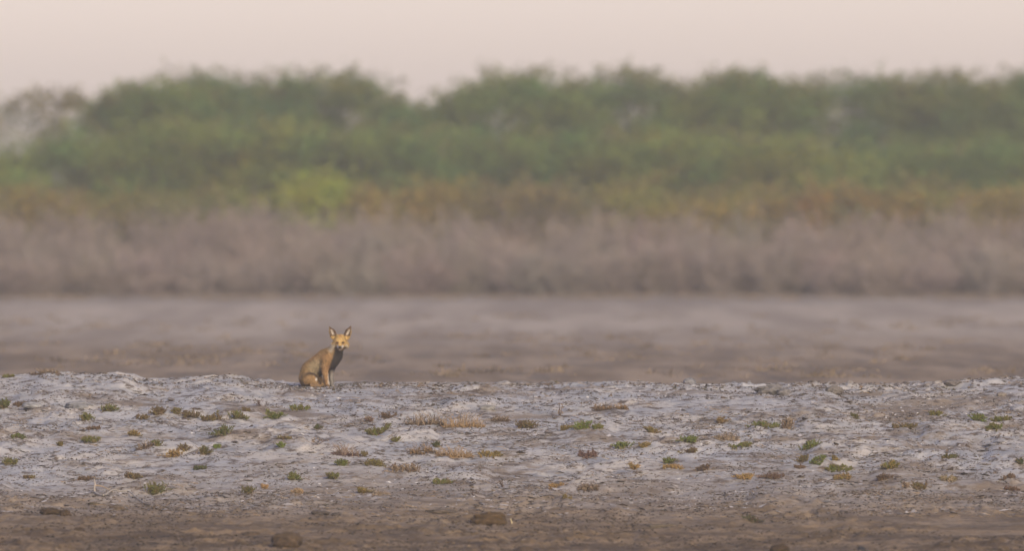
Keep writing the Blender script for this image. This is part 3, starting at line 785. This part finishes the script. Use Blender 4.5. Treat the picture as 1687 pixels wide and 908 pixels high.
PL = 'low salt plants on the pale bank'
ST = 'dry straw tufts on the pale bank'
TW = 'bare twigs standing on the bank'
plants = [
 # px, py(base), w, h, kind, tones, label
 (6, 676, 38, 19, 'sprig', 'gd', 'dark green bushy plant cut off by the left edge below the crest'),
 (15, 617, 24, 7, 'flat', 'go', 'flat green plant on the crest at the far left end'),
 (33, 667, 20, 7, 'flat', 'b', 'small brown plant right of the dark green plant at left edge'),
 (142, 695, 28, 16, 'sprig', 'og', 'olive plant with splayed coral-like branches below the flat green one'),
 (177, 678, 36, 14, 'sprig', 'go', 'green splayed plant right of the grey mound on the left bank'),
 (233, 690, 24, 10, 'flat', 'bo', 'small rusty brown plant left of the row of olive plants'),
 (262, 684, 36, 16, 'sprig', 'bo', 'brownish plant starting the row of five olive plants on left bank'),
 (290, 680, 22, 11, 'sprig', 'o', 'olive plant second in the row of five on left bank'),
 (313, 686, 32, 14, 'flat', 'bo', 'rusty olive plant in the middle of the row of five on left bank'),
 (347, 691, 38, 12, 'flat', 'ob', 'sprawling brown olive plant fourth in the row of five on left bank'),
 (391, 691, 36, 15, 'sprig', 'go', 'green plant ending the row of five on left bank'),
 (406, 679, 14, 7, 'flat', 'bo', 'tiny brown plant above the green end of the row of five'),
 (366, 718, 42, 21, 'sprig', 'gd', 'largest dense dome shaped green bush on the left bank'),
 (28, 720, 28, 8, 'flat', 'dg', 'flat dark green plant near left edge between two bushier ones'),
 (148, 728, 36, 13, 'flat', 'og', 'olive green plant below the coral-like olive plant'),
 (99, 735, 14, 9, 'sprig', 'o', 'tiny olive sprout left of the olive green plant on left bank'),
 (155, 710, 26, 8, 'flat', 'b', 'brown withered mat between the coral-like plant and the olive green one'),
 (219, 719, 24, 12, 'sprig', 'yo', 'mustard yellow plant left of the largest green bush'),
 (240, 736, 28, 16, 'straw', 'sb', 'tan dried tuft below the mustard yellow plant'),
 (257, 735, 20, 13, 'sprig', 'go', 'olive green plant touching the tan dried tuft'),
 (289, 752, 34, 14, 'sprig', 'ya', 'golden tan plant below left of the largest green bush'),
 (305, 743, 20, 12, 'sprig', 'ob', 'brown olive plant above the golden tan one'),
 (335, 749, 32, 20, 'sprig', 'od', 'dark olive bush below the largest green bush'),
 (357, 737, 18, 8, 'flat', 'G', 'small vivid green plant just under the largest green bush'),
 (17, 765, 34, 14, 'sprig', 'og', 'olive green bush at left edge halfway down the bank'),
 (47, 788, 18, 6, 'flat', 'bo', 'small brown plant left of the bleached branch'),
 (140, 790, 28, 7, 'flat', 'b', 'brown flat plant just above the bleached branch'),
 (217, 791, 32, 13, 'sprig', 'ob', 'olive spiky plant above right of the bleached branch'),
 (254, 812, 42, 22, 'sprig', 'og', 'large spiky olive bush right of the bleached branch'),
 (328, 773, 24, 6, 'flat', 'd', 'thin dark green streak of a plant under the dark olive bush'),
 (407, 813, 28, 15, 'sprig', 'od', 'dark olive branching plant low on the bank left of the orange tufts'),
 (427, 671, 16, 14, 'twig', 'tr', 'dark branching twig above the green plant left of the fox'),
 (449, 689, 40, 15, 'sprig', 'gG', 'fresh green plant below the fox to its left'),
 (493, 674, 36, 8, 'flat', 'og', 'thin creeping olive plant directly below the fox'),
 (522, 706, 18, 9, 'sprig', 'd', 'small dark green plant below the creeping olive one under the fox'),
 (469, 724, 26, 6, 'flat', 'ob', 'thin olive brown plant left above a small fresh green one'),
 (463, 739, 18, 10, 'sprig', 'G', 'small fresh green plant on the bank below left of the fox'),
 (520, 734, 22, 14, 'twig', 'ts', 'brown twiggy sprout right of the small fresh green plant'),
 (563, 767, 30, 13, 'sprig', 'g', 'green plant left below the pinkish straw tuft'),
 (483, 791, 28, 14, 'sprig', 'go', 'olive green plant lower left of a matching pair below the fox'),
 (548, 789, 32, 14, 'sprig', 'go', 'olive green plant lower right of a matching pair below the fox'),
 (434, 804, 20, 7, 'flat', 'a', 'flat orange patch of dry leaves above the dark mud'),
 (490, 813, 20, 10, 'flat', 'as', 'orange tan tuft right of the flat orange patch'),
 (622, 715, 48, 15, 'flat', 'og', 'wide olive mat left of the big straw patch'),
 (634, 688, 28, 10, 'sprig', 'b', 'brown withered plant left of the big straw patch'),
 (608, 694, 18, 9, 'sprig', 'rs', 'pinkish brown withered plant above the wide olive mat'),
 (702, 700, 62, 27, 'straw', 'sb', 'left half of the big dry straw patch right of the fox'),
 (763, 703, 66, 28, 'straw', 'sa', 'right half of the big dry straw patch right of the fox'),
 (825, 692, 28, 14, 'straw', 'sb', 'small dry tuft right of the big straw patch'),
 (652, 727, 20, 9, 'sprig', 'go', 'small olive green plant below the wide olive mat'),
 (571, 750, 42, 23, 'straw', 'sr', 'pinkish straw tuft below the fox'),
 (695, 747, 40, 22, 'straw', 'ab', 'golden straw tuft with a green plant at its right'),
 (720, 738, 18, 12, 'sprig', 'd', 'dark green plant rising out of two straw tufts'),
 (748, 752, 58, 22, 'straw', 'sa', 'wide straw tuft right of the dark green plant'),
 (806, 751, 42, 9, 'flat', 'oy', 'thin olive streak of a plant right of the wide straw tuft'),
 (600, 752, 14, 10, 'sprig', 'ob', 'tiny brown olive plant right of the pinkish straw tuft'),
 (617, 767, 36, 13, 'flat', 'o', 'olive plant below the wide olive mat, right of a green one'),
 (668, 777, 56, 16, 'flat', 'bs', 'broad brown withered mat below the golden straw tuft'),
 (596, 812, 28, 12, 'sprig', 'yo', 'yellow olive plant low on the bank below the fox'),
 (626, 815, 24, 10, 'straw', 'bs', 'brown dried tuft right of the low yellow olive plant'),
 (727, 796, 36, 8, 'flat', 'og', 'flat olive plant above the largest brown lump'),
 (783, 820, 16, 22, 'twig', 'tb', 'upright forked twig above the largest brown lump'),
 (828, 803, 12, 20, 'twig', 'tb', 'thin upright twig right of the forked twig'),
 (866, 705, 50, 16, 'sprig', 'ob', 'brown olive bushy plant in the middle of the bank'),
 (923, 686, 12, 24, 'twig', 'ta', 'curled dark stalk with orange foot in the middle of the bank'),
 (928, 709, 18, 10, 'sprig', 'oy', 'small mustard plant under the curled stalk'),
 (962, 706, 34, 17, 'sprig', 'G', 'fresh green plant with one upright spike in the middle of the bank'),
 (984, 707, 22, 9, 'flat', 'og', 'olive tail plant touching the spiked green plant'),
 (1005, 675, 58, 13, 'straw', 'ab', 'rusty orange heap of dead stems just below the crest'),
 (1073, 714, 24, 12, 'sprig', 'oy', 'olive plant beside the rough grey patch of ground'),
 (1024, 738, 36, 13, 'sprig', 'gG', 'green plant right below the spiked green plant'),
 (1061, 739, 24, 9, 'sprig', 'oy', 'yellowish olive plant between two green ones on mid bank'),
 (1137, 729, 42, 13, 'sprig', 'gG', 'broad fresh green plant under the grey clod of the crest'),
 (1138, 748, 32, 11, 'sprig', 'ob', 'rusty olive plant below the broad fresh green one'),
 (1185, 697, 26, 10, 'sprig', 'by', 'small yellow brown plant left of the long green plant'),
 (1197, 723, 40, 14, 'straw', 'bs', 'brown tangle of dried stems below the small yellow brown plant'),
 (1220, 736, 42, 9, 'flat', 'go', 'creeping olive green plant below the brown tangle'),
 (968, 751, 42, 9, 'flat', 'r', 'dark reddish brown mat in the middle of the bank'),
 (1098, 763, 28, 11, 'sprig', 'g', 'green plant above a yellow strip on mid bank'),
 (1043, 772, 20, 12, 'sprig', 'ya', 'yellow orange sprout left of the yellow strip'),
 (1107, 772, 34, 7, 'flat', 'ay', 'yellow strip of dry plant under a green plant'),
 (1160, 775, 30, 12, 'sprig', 'bt', 'dark brown withered plant right of the yellow strip'),
 (1228, 789, 36, 10, 'sprig', 'ay', 'golden dry plant left of a spiky brown row'),
 (1275, 789, 46, 11, 'sprig', 'br', 'spiky brown row of stems right of the golden dry plant'),
 (915, 805, 36, 12, 'sprig', 'ay', 'bright golden dry plant low on the bank past the largest brown lump'),
 (968, 804, 34, 9, 'straw', 'sb', 'tan dried tuft right of the bright golden dry plant'),
 (932, 826, 16, 9, 'sprig', 'oy', 'small rounded olive tuft at the edge of the dark mud'),
 (1263, 706, 56, 13, 'flat', 'g', 'long green plant reaching a brown upright bush'),
 (1297, 707, 34, 26, 'sprig', 'bs', 'brown upright bush at the end of the long green plant'),
 (1240, 861, 32, 12, 'sprig', 'dt', 'blackish green plant standing in the dark mud'),
 (1408, 691, 18, 9, 'sprig', 'od', 'small dark olive plant below the crest left of the right corner'),
 (1487, 706, 42, 9, 'flat', 'ob', 'faded olive mat left of the bright green pair at right'),
 (1542, 684, 26, 9, 'flat', 'og', 'small olive plant left of the bright green pair at right'),
 (1611, 693, 32, 16, 'sprig', 'Gg', 'bright green bushy plant, left one of the pair at right'),
 (1651, 693, 38, 12, 'flat', 'go', 'longer green plant, right one of the pair at right'),
 (1638, 709, 34, 10, 'flat', 'go', 'olive green plant below the bright pair at right'),
 (1331, 739, 38, 14, 'sprig', 'gG', 'green plant below the brown upright bush'),
 (1325, 760, 24, 14, 'sprig', 'ob', 'brown olive plant starting a row of three on the right bank'),
 (1348, 761, 30, 9, 'flat', 'g', 'flat green plant in the middle of a row of three on right bank'),
 (1375, 762, 16, 9, 'sprig', 'oy', 'small yellow olive plant ending a row of three on right bank'),
 (1382, 774, 52, 8, 'flat', 'og', 'long thin olive plant below the row of three on right bank'),
 (1317, 771, 22, 6, 'flat', 'b', 'brown flat mat left of the long thin olive plant'),
 (1466, 772, 38, 17, 'sprig', 'yg', 'yellow green spiky star shaped plant on the right bank'),
 (1386, 789, 40, 12, 'flat', 'oa', 'olive plant with an orange end below the long thin olive one'),
 (1453, 790, 32, 12, 'sprig', 'bt', 'dark brown plant below the star shaped plant'),
 (1516, 802, 30, 9, 'flat', 'bo', 'brown plant low on the right bank right of a twin sprout'),
 (1493, 805, 14, 11, 'sprig', 'bs', 'small pale brown sprout low on the right bank'),
 (1561, 792, 36, 9, 'flat', 'os', 'greyish olive plant low on the right bank'),
 (1565, 756, 24, 8, 'flat', 'od', 'dull olive plant midway down the right bank'),
 (1681, 763, 20, 10, 'sprig', 'd', 'dark green plant cut off by the right edge'),
 (1663, 793, 26, 9, 'flat', 'b', 'brown withered plant at the right edge low on the bank'),
 (1667, 807, 30, 7, 'flat', 'br', 'flat brown plant lowest at the right edge'),
 (75, 607, 46, 13, 'straw', 'sb', 'wispy dry stems on the left hump of the crest'),
]
for i, (px, py, w, h, kd, tn, lab) in enumerate(plants):
    nm, ct, gp = {'sprig': ('salt_plant', 'plant', PL), 'flat': ('salt_plant', 'plant', PL), 'straw': ('straw_tuft', 'dry grass', ST), 'twig': ('dry_twig', 'twig', TW)}[kd]
    make_plant(nm, lab, ct, gp, px, py, w, h, kd, tn, 1000 + i)

# ------------------------------------------------------------------ clods, lumps, the bleached branch
def ico(sub):
    import bmesh
    bm = bmesh.new(); bmesh.ops.create_icosphere(bm, subdivisions=sub, radius=1.0)
    V = np.array([v.co[:] for v in bm.verts]); F = np.array([[v.index for v in f.verts] for f in bm.faces]); bm.free()
    return V, F
ICO3, ICO1 = ico(4), ico(1)

def make_lump(name, label, cat, group, px, py, wpx, hpx, tone, seed, mat, rough=0.25, depth=0.8):
    x, y, z = at(px, py); x, y, z = float(x[0]), float(y[0]), float(z[0])
    w = wpx / F_PX * y / 2; h = hpx / F_PX * y
    V, F = ICO3
    V = V.copy(); s = seed * 3.7
    n1 = fbm(V[:, 0] * 1.4 + s, V[:, 1] * 1.4 + V[:, 2] * 1.9 - s, 5, 3) - 0.5
    n2 = fbm(V[:, 0] * 5 - s + V[:, 2] * 2, V[:, 1] * 5 + V[:, 2] * 4 + s, 9, 3) - 0.5
    V = V * (1 + rough * 1.8 * n1 + rough * 0.9 * n2)[:, None]
    V = V * np.array([w, w * depth, h * 0.62]); V[:, 2] += h * 0.34
    col = np.array(tone)[None] * (1 + 1.3 * n2 + 0.6 * n1)[:, None]
    return add_obj(name, make_mesh(name, V, [F], np.clip(col, 0.01, 1), True), mat, label=label, cat=cat, group=group, loc=(x, y, z - 0.004))

clod_mat = attr_mat('clod', 0.95)
GREYC, BROWNC = (0.125, 0.115, 0.112), (0.045, 0.029, 0.017)
CR = 'grey earth clods along the crest'
make_lump('earth_clod', 'small pale grey clod poking above the crest right of the middle', 'clod', CR, 1137, 634, 22, 12, (0.15, 0.145, 0.152), 1, clod_mat)
make_lump('earth_clod', 'wide grey clod of two lumps on the crest, larger lump', 'clod', CR, 1267, 649, 42, 15, GREYC, 2, clod_mat, 0.4)
make_lump('earth_clod', 'smaller right lump beside the wide grey clod on the crest', 'clod', CR, 1292, 650, 22, 12, (0.12, 0.11, 0.108), 3, clod_mat, 0.4)
make_lump('earth_clod', 'grey brown clod on the crest right of the two lumps', 'clod', CR, 1374, 648, 30, 13, (0.125, 0.11, 0.10), 4, clod_mat, 0.4)
make_lump('earth_clod', 'grey clod where the crest starts rising at the right', 'clod', CR, 1570, 636, 26, 9, (0.12, 0.105, 0.10), 5, clod_mat, 0.4)
make_lump('earth_clod', 'rounded brown grey clod below the rising right crest', 'clod', CR, 1650, 652, 16, 8, (0.17, 0.145, 0.125), 6, clod_mat)
make_lump('earth_clod', 'bluish grey clod at the right edge above the bright green pair', 'clod', CR, 1676, 676, 22, 12, (0.20, 0.195, 0.22), 7, clod_mat)
MD = 'salt crusted mounds on the pale bank'
make_lump('earth_mound', 'low grey salt mound left of the green splayed plant', 'mound', MD, 130, 671, 46, 13, (0.16, 0.157, 0.165), 8, clod_mat, 0.3)
make_lump('earth_mound', 'low bluish mound right of the dark green plant at left edge', 'mound', MD, 52, 675, 34, 10, (0.21, 0.205, 0.21), 9, clod_mat, 0.2)
make_lump('earth_mound', 'small grey green mound right above the big straw patch', 'mound', MD, 803, 676, 26, 9, (0.19, 0.18, 0.17), 10, clod_mat, 0.25)
BL = 'brown lumps lying on the dark mud'
make_lump('mud_clod', 'largest brown oval lump in the middle of the mud', 'clod', BL, 806, 864, 62, 23, (0.060, 0.037, 0.017), 11, clod_mat, 0.32)
make_lump('mud_clod', 'dark brown rounded lump at the bottom edge below the fox', 'clod', BL, 473, 901, 52, 25, (0.062, 0.041, 0.025), 12, clod_mat, 0.3)
make_lump('mud_clod', 'dark crumbly lump in the mud below the bleached branch', 'clod', BL, 84, 849, 34, 12, BROWNC, 13, clod_mat, 0.45)
make_lump('mud_clod', 'small dark lump right beside the crumbly lump below the branch', 'clod', BL, 107, 850, 18, 12, BROWNC, 14, clod_mat, 0.4)
make_lump('mud_clod', 'flat brown clod below the tail of the bleached branch', 'clod', BL, 193, 840, 24, 9, (0.10, 0.075, 0.055), 15, clod_mat, 0.4)
make_lump('mud_clod', 'small brown clod under the bleached branch', 'clod', BL, 155, 833, 20, 6, (0.085, 0.065, 0.045), 16, clod_mat, 0.4)
make_lump('mud_clod', 'small rounded brown clod low in the left mud', 'clod', BL, 131, 877, 18, 9, BROWNC, 17, clod_mat, 0.3)
make_lump('mud_clod', 'dark clod left of a smaller one at the edge of the mud', 'clod', BL, 526, 850, 26, 9, (0.06, 0.048, 0.042), 18, clod_mat, 0.45)
make_lump('mud_clod', 'small dark clod at the edge of the mud below the fox', 'clod', BL, 553, 851, 16, 6, (0.06, 0.048, 0.042), 19, clod_mat, 0.4)
make_lump('mud_ridge', 'long flat dark ridge of mud left of the largest lump', 'mud ridge', BL, 727, 845, 56, 7, (0.085, 0.065, 0.05), 20, clod_mat, 0.35)
make_lump('mud_ridge', 'long low brown ridge of mud right of the largest lump', 'mud ridge', BL, 1090, 869, 56, 9, (0.10, 0.078, 0.055), 21, clod_mat, 0.35)
make_lump('mud_clod', 'dark brown lump cut by the bottom edge right of the middle', 'clod', BL, 1285, 909, 34, 14, BROWNC, 22, clod_mat, 0.3)
make_lump('pebble', 'single blackish stone near the bottom edge at right', 'stone', None, 1419, 906, 12, 8, (0.03, 0.03, 0.038), 23, clod_mat, 0.25)
make_lump('mud_clod', 'small brown crumb left of the largest brown lump', 'clod', BL, 752, 861, 14, 6, (0.10, 0.075, 0.055), 24, clod_mat, 0.35)

def tube_path(g, pts, radii, tone, sides=6):
    pts = np.array(pts, float); radii = np.array(radii)
    g_tubes(g, pts[:-1], pts[1:], radii[:-1], radii[1:], np.array(tone), sides)

def smooth_path(pts, n=5):
    pts = np.array(pts, float); out = []
    for i in range(len(pts) - 1):
        p0, p1, p2, p3 = pts[max(i - 1, 0)], pts[i], pts[i + 1], pts[min(i + 2, len(pts) - 1)]
        for t in np.linspace(0, 1, n, endpoint=False):
            out.append(0.5 * (2 * p1 + (p2 - p0) * t + (2 * p0 - 5 * p1 + 4 * p2 - p3) * t * t + (3 * p1 - p0 - 3 * p2 + p3) * t ** 3))
    out.append(pts[-1]); return np.array(out)

def bleached_branch():
    bx, by, bz = at([156, 160, 172, 186, 198, 212, 226, 238], [813, 815, 817, 812, 812, 814, 824, 832])
    o = np.array([bx[0], by[0], bz[0]])
    root = add_obj('fallen_branch', None, None, label='bleached white fallen branch lying on the lower left bank', cat='branch', loc=tuple(o))
    g = Geo(); B = np.stack([bx, by, bz], 1) - o + np.array([0, 0, 0.012]); B[3:6, 2] += 0.012
    P = smooth_path(B); tube_path(g, P, np.linspace(0.010, 0.004, len(P)), (0.33, 0.29, 0.25))
    add_obj('limb', g.mesh('limb', True), clod_mat, root)
    s = 92.0 / F_PX
    for tip, r, tone in (([(0, 0, 0), (-0.002, 0, 0.05), (0.004, 0, 0.085), (-0.006, 0, 0.125)], 0.010, (0.34, 0.29, 0.25)),
                         ([(0.0, 0, 0.07), (0.05, 0.02, 0.065), (0.10, 0.03, 0.045), (0.16, 0.02, 0.01)], 0.007, (0.28, 0.20, 0.13)),
                         ([(0.10, 0, 0.0), (0.11, -0.05, 0.03), (0.15, -0.08, 0.05)], 0.007, (0.42, 0.37, 0.32))):
        g = Geo(); P = smooth_path(tip); tube_path(g, P, np.linspace(r, r * 0.45, len(P)), tone)
        add_obj('side_branch', g.mesh('side_branch', True), clod_mat, root)
bleached_branch()

g = Geo(); x, y, z = at(844, 867); P = smooth_path([(0, 0, -0.01), (-0.006, 0, 0.02), (-0.016, 0, 0.045)]); tube_path(g, P, np.linspace(0.005, 0.004, len(P)), (0.55, 0.45, 0.26), 5)
add_obj('straw_stub', g.mesh('straw_stub', True), clod_mat, label='short pale straw stub right of the largest brown lump', cat='straw', loc=(x[0], y[0], z[0]))

# ------------------------------------------------------------------ crumbs, flakes and stalks scattered everywhere: stuff
def litter(name, n, ylo, yhi, size, flat, tones, seed, clump, thr, xr=6.2):
    rng = np.random.default_rng(seed)
    m = n * 6
    x = rng.uniform(-xr, xr, m); y = rng.uniform(ylo, yhi, m)
    keep = fbm(x / clump, y / clump, seed, 3) + rng.normal(size=m) * 0.05 > thr
    x, y = x[keep][:n], y[keep][:n]; n = len(x)
    z = ground_z(x, y)
    V0, F0 = ICO1
    oct_V = np.array([(1, 0, 0), (-1, 0, 0), (0, 1, 0), (0, -1, 0), (0, 0, 1), (0, 0, -1.0)]); oct_F = np.array([(0, 2, 4), (2, 1, 4), (1, 3, 4), (3, 0, 4), (2, 0, 5), (1, 2, 5), (3, 1, 5), (0, 3, 5)])
    s = size * np.minimum(np.exp(rng.normal(size=n) * 0.5), 2.0)
    a = rng.uniform(0, 6.283, n)
    V = oct_V[None] * (1 + rng.normal(size=(n, 6, 3)) * 0.25) * np.stack([s * rng.uniform(0.8, 1.8, n), s, s * flat * rng.uniform(0.6, 1.5, n)], 1)[:, None]
    c, t = np.cos(a)[:, None], np.sin(a)[:, None]
    W = np.stack([V[..., 0] * c - V[..., 1] * t, V[..., 0] * t + V[..., 1] * c, V[..., 2] + V[..., 0] * rng.normal(size=(n, 1)) * 0.2], -1)
    W += np.stack([x, y, z + s * flat * 0.4], 1)[:, None]
    tn = np.array(tones)[rng.integers(0, len(tones), n)] * rng.uniform(0.6, 1.4, (n, 1))
    g = Geo(); g.add(W, ((np.arange(n) * 6)[:, None, None] + oct_F[None]).reshape(-1, 3), np.repeat(tn, 6, 0))
    return g.mesh(name)
DK = [(0.065, 0.05, 0.042), (0.095, 0.07, 0.048), (0.055, 0.048, 0.046), (0.14, 0.095, 0.06), (0.075, 0.065, 0.04)]
add_obj('earth_crumbs', litter('earth_crumbs', 24000, 89.5, 101.2, 0.0066, 0.45, DK, 401, 0.7, 0.50), clod_mat, kind='stuff', label='dark earth crumbs and plant litter strewn over the pale bank', cat='litter')
add_obj('salt_flakes', litter('salt_flakes', 5000, 89.5, 101.0, 0.009, 0.3, [(0.42, 0.39, 0.38), (0.48, 0.45, 0.43), (0.33, 0.31, 0.32)], 402, 0.9, 0.47), clod_mat, kind='stuff', label='pale salt crust flakes strewn over the bank', cat='salt crust')
add_obj('crust_plates', litter('crust_plates', 7000, 88.5, 101.0, 0.020, 0.16, [(0.26, 0.235, 0.225), (0.20, 0.165, 0.14), (0.32, 0.29, 0.28), (0.15, 0.12, 0.10)], 406, 0.8, 0.49), clod_mat, kind='stuff', label='broken plates of grey brown crust scattered over the bank', cat='crust')
add_obj('mud_crumbs', litter('mud_crumbs', 20000, 82.8, 91.5, 0.0070, 0.45, [(0.045, 0.033, 0.025), (0.07, 0.05, 0.035), (0.15, 0.108, 0.07), (0.035, 0.028, 0.024)], 403, 0.8, 0.48), clod_mat, kind='stuff', label='dark mud crumbs covering the ground in front of the bank', cat='mud')
add_obj('crest_crumbs', litter('crest_crumbs', 3200, 99.2, 100.9, 0.0095, 0.5, DK + [(0.25, 0.23, 0.22)], 404, 0.6, 0.50), clod_mat, kind='stuff', label='coarse dark crumbs lying along the crest of the bank', cat='litter')

def stalks():
    rng = np.random.default_rng(405); m = 14000
    x = rng.uniform(-6.2, 6.2, m); y = rng.uniform(88.0, 100.6, m)
    k = fbm(x / 0.9, y / 0.9, 66, 3) + rng.normal(size=m) * 0.04 > 0.54
    x, y = x[k], y[k]; n = len(x); z = ground_z(x, y)
    A = np.stack([x, y, z + 0.002], 1); a = rng.uniform(0, 6.283, n); l = rng.uniform(0.02, 0.075, n)
    B = A + np.stack([np.cos(a) * l, np.sin(a) * l, rng.uniform(0.0, 0.7, n) ** 2 * l], 1)
    B[:, 2] = np.maximum(B[:, 2], ground_z(B[:, 0], B[:, 1]) + 0.002)
    tn = np.array([(0.30, 0.21, 0.12), (0.16, 0.11, 0.07), (0.22, 0.16, 0.10), (0.10, 0.075, 0.055)])[rng.integers(0, 4, n)]
    g = Geo(); g_tubes(g, A, B, 0.0024, 0.0016, tn, 3); return g.mesh('dry_stalks')
add_obj('dry_stalks', stalks(), plant_mat, kind='stuff', label='broken dry stalks scattered thinly over the bank', cat='litter')

# ------------------------------------------------------------------ dusty air
def haze():
    x0, x1, y0, y1, z0, z1 = -270, 270, -70, 490, -2.2, 8.5
    V = [(x, y, z) for z in (z0, z1) for y in (y0, y1) for x in (x0, x1)]
    F = np.array([(0, 2, 3, 1), (4, 5, 7, 6), (0, 1, 5, 4), (2, 6, 7, 3), (0, 4, 6, 2), (1, 3, 7, 5)])
    m = bpy.data.materials.new('dusty_air'); m.use_nodes = True; nt = m.node_tree; nt.nodes.clear()
    o = nt.nodes.new('ShaderNodeOutputMaterial'); v = nt.nodes.new('ShaderNodeVolumePrincipled')
    v.inputs['Color'].default_value = (1.0, 0.95, 0.84, 1); v.inputs['Density'].default_value = HAZE; v.inputs['Anisotropy'].default_value = 0.2
    nt.links.new(v.outputs[0], o.inputs['Volume'])
    add_obj('haze', make_mesh('haze', np.array(V, float), [F]), m, kind='stuff', label='thin pale dusty haze filling the air over the plain', cat='haze')
HAZE = 0.0009
haze()
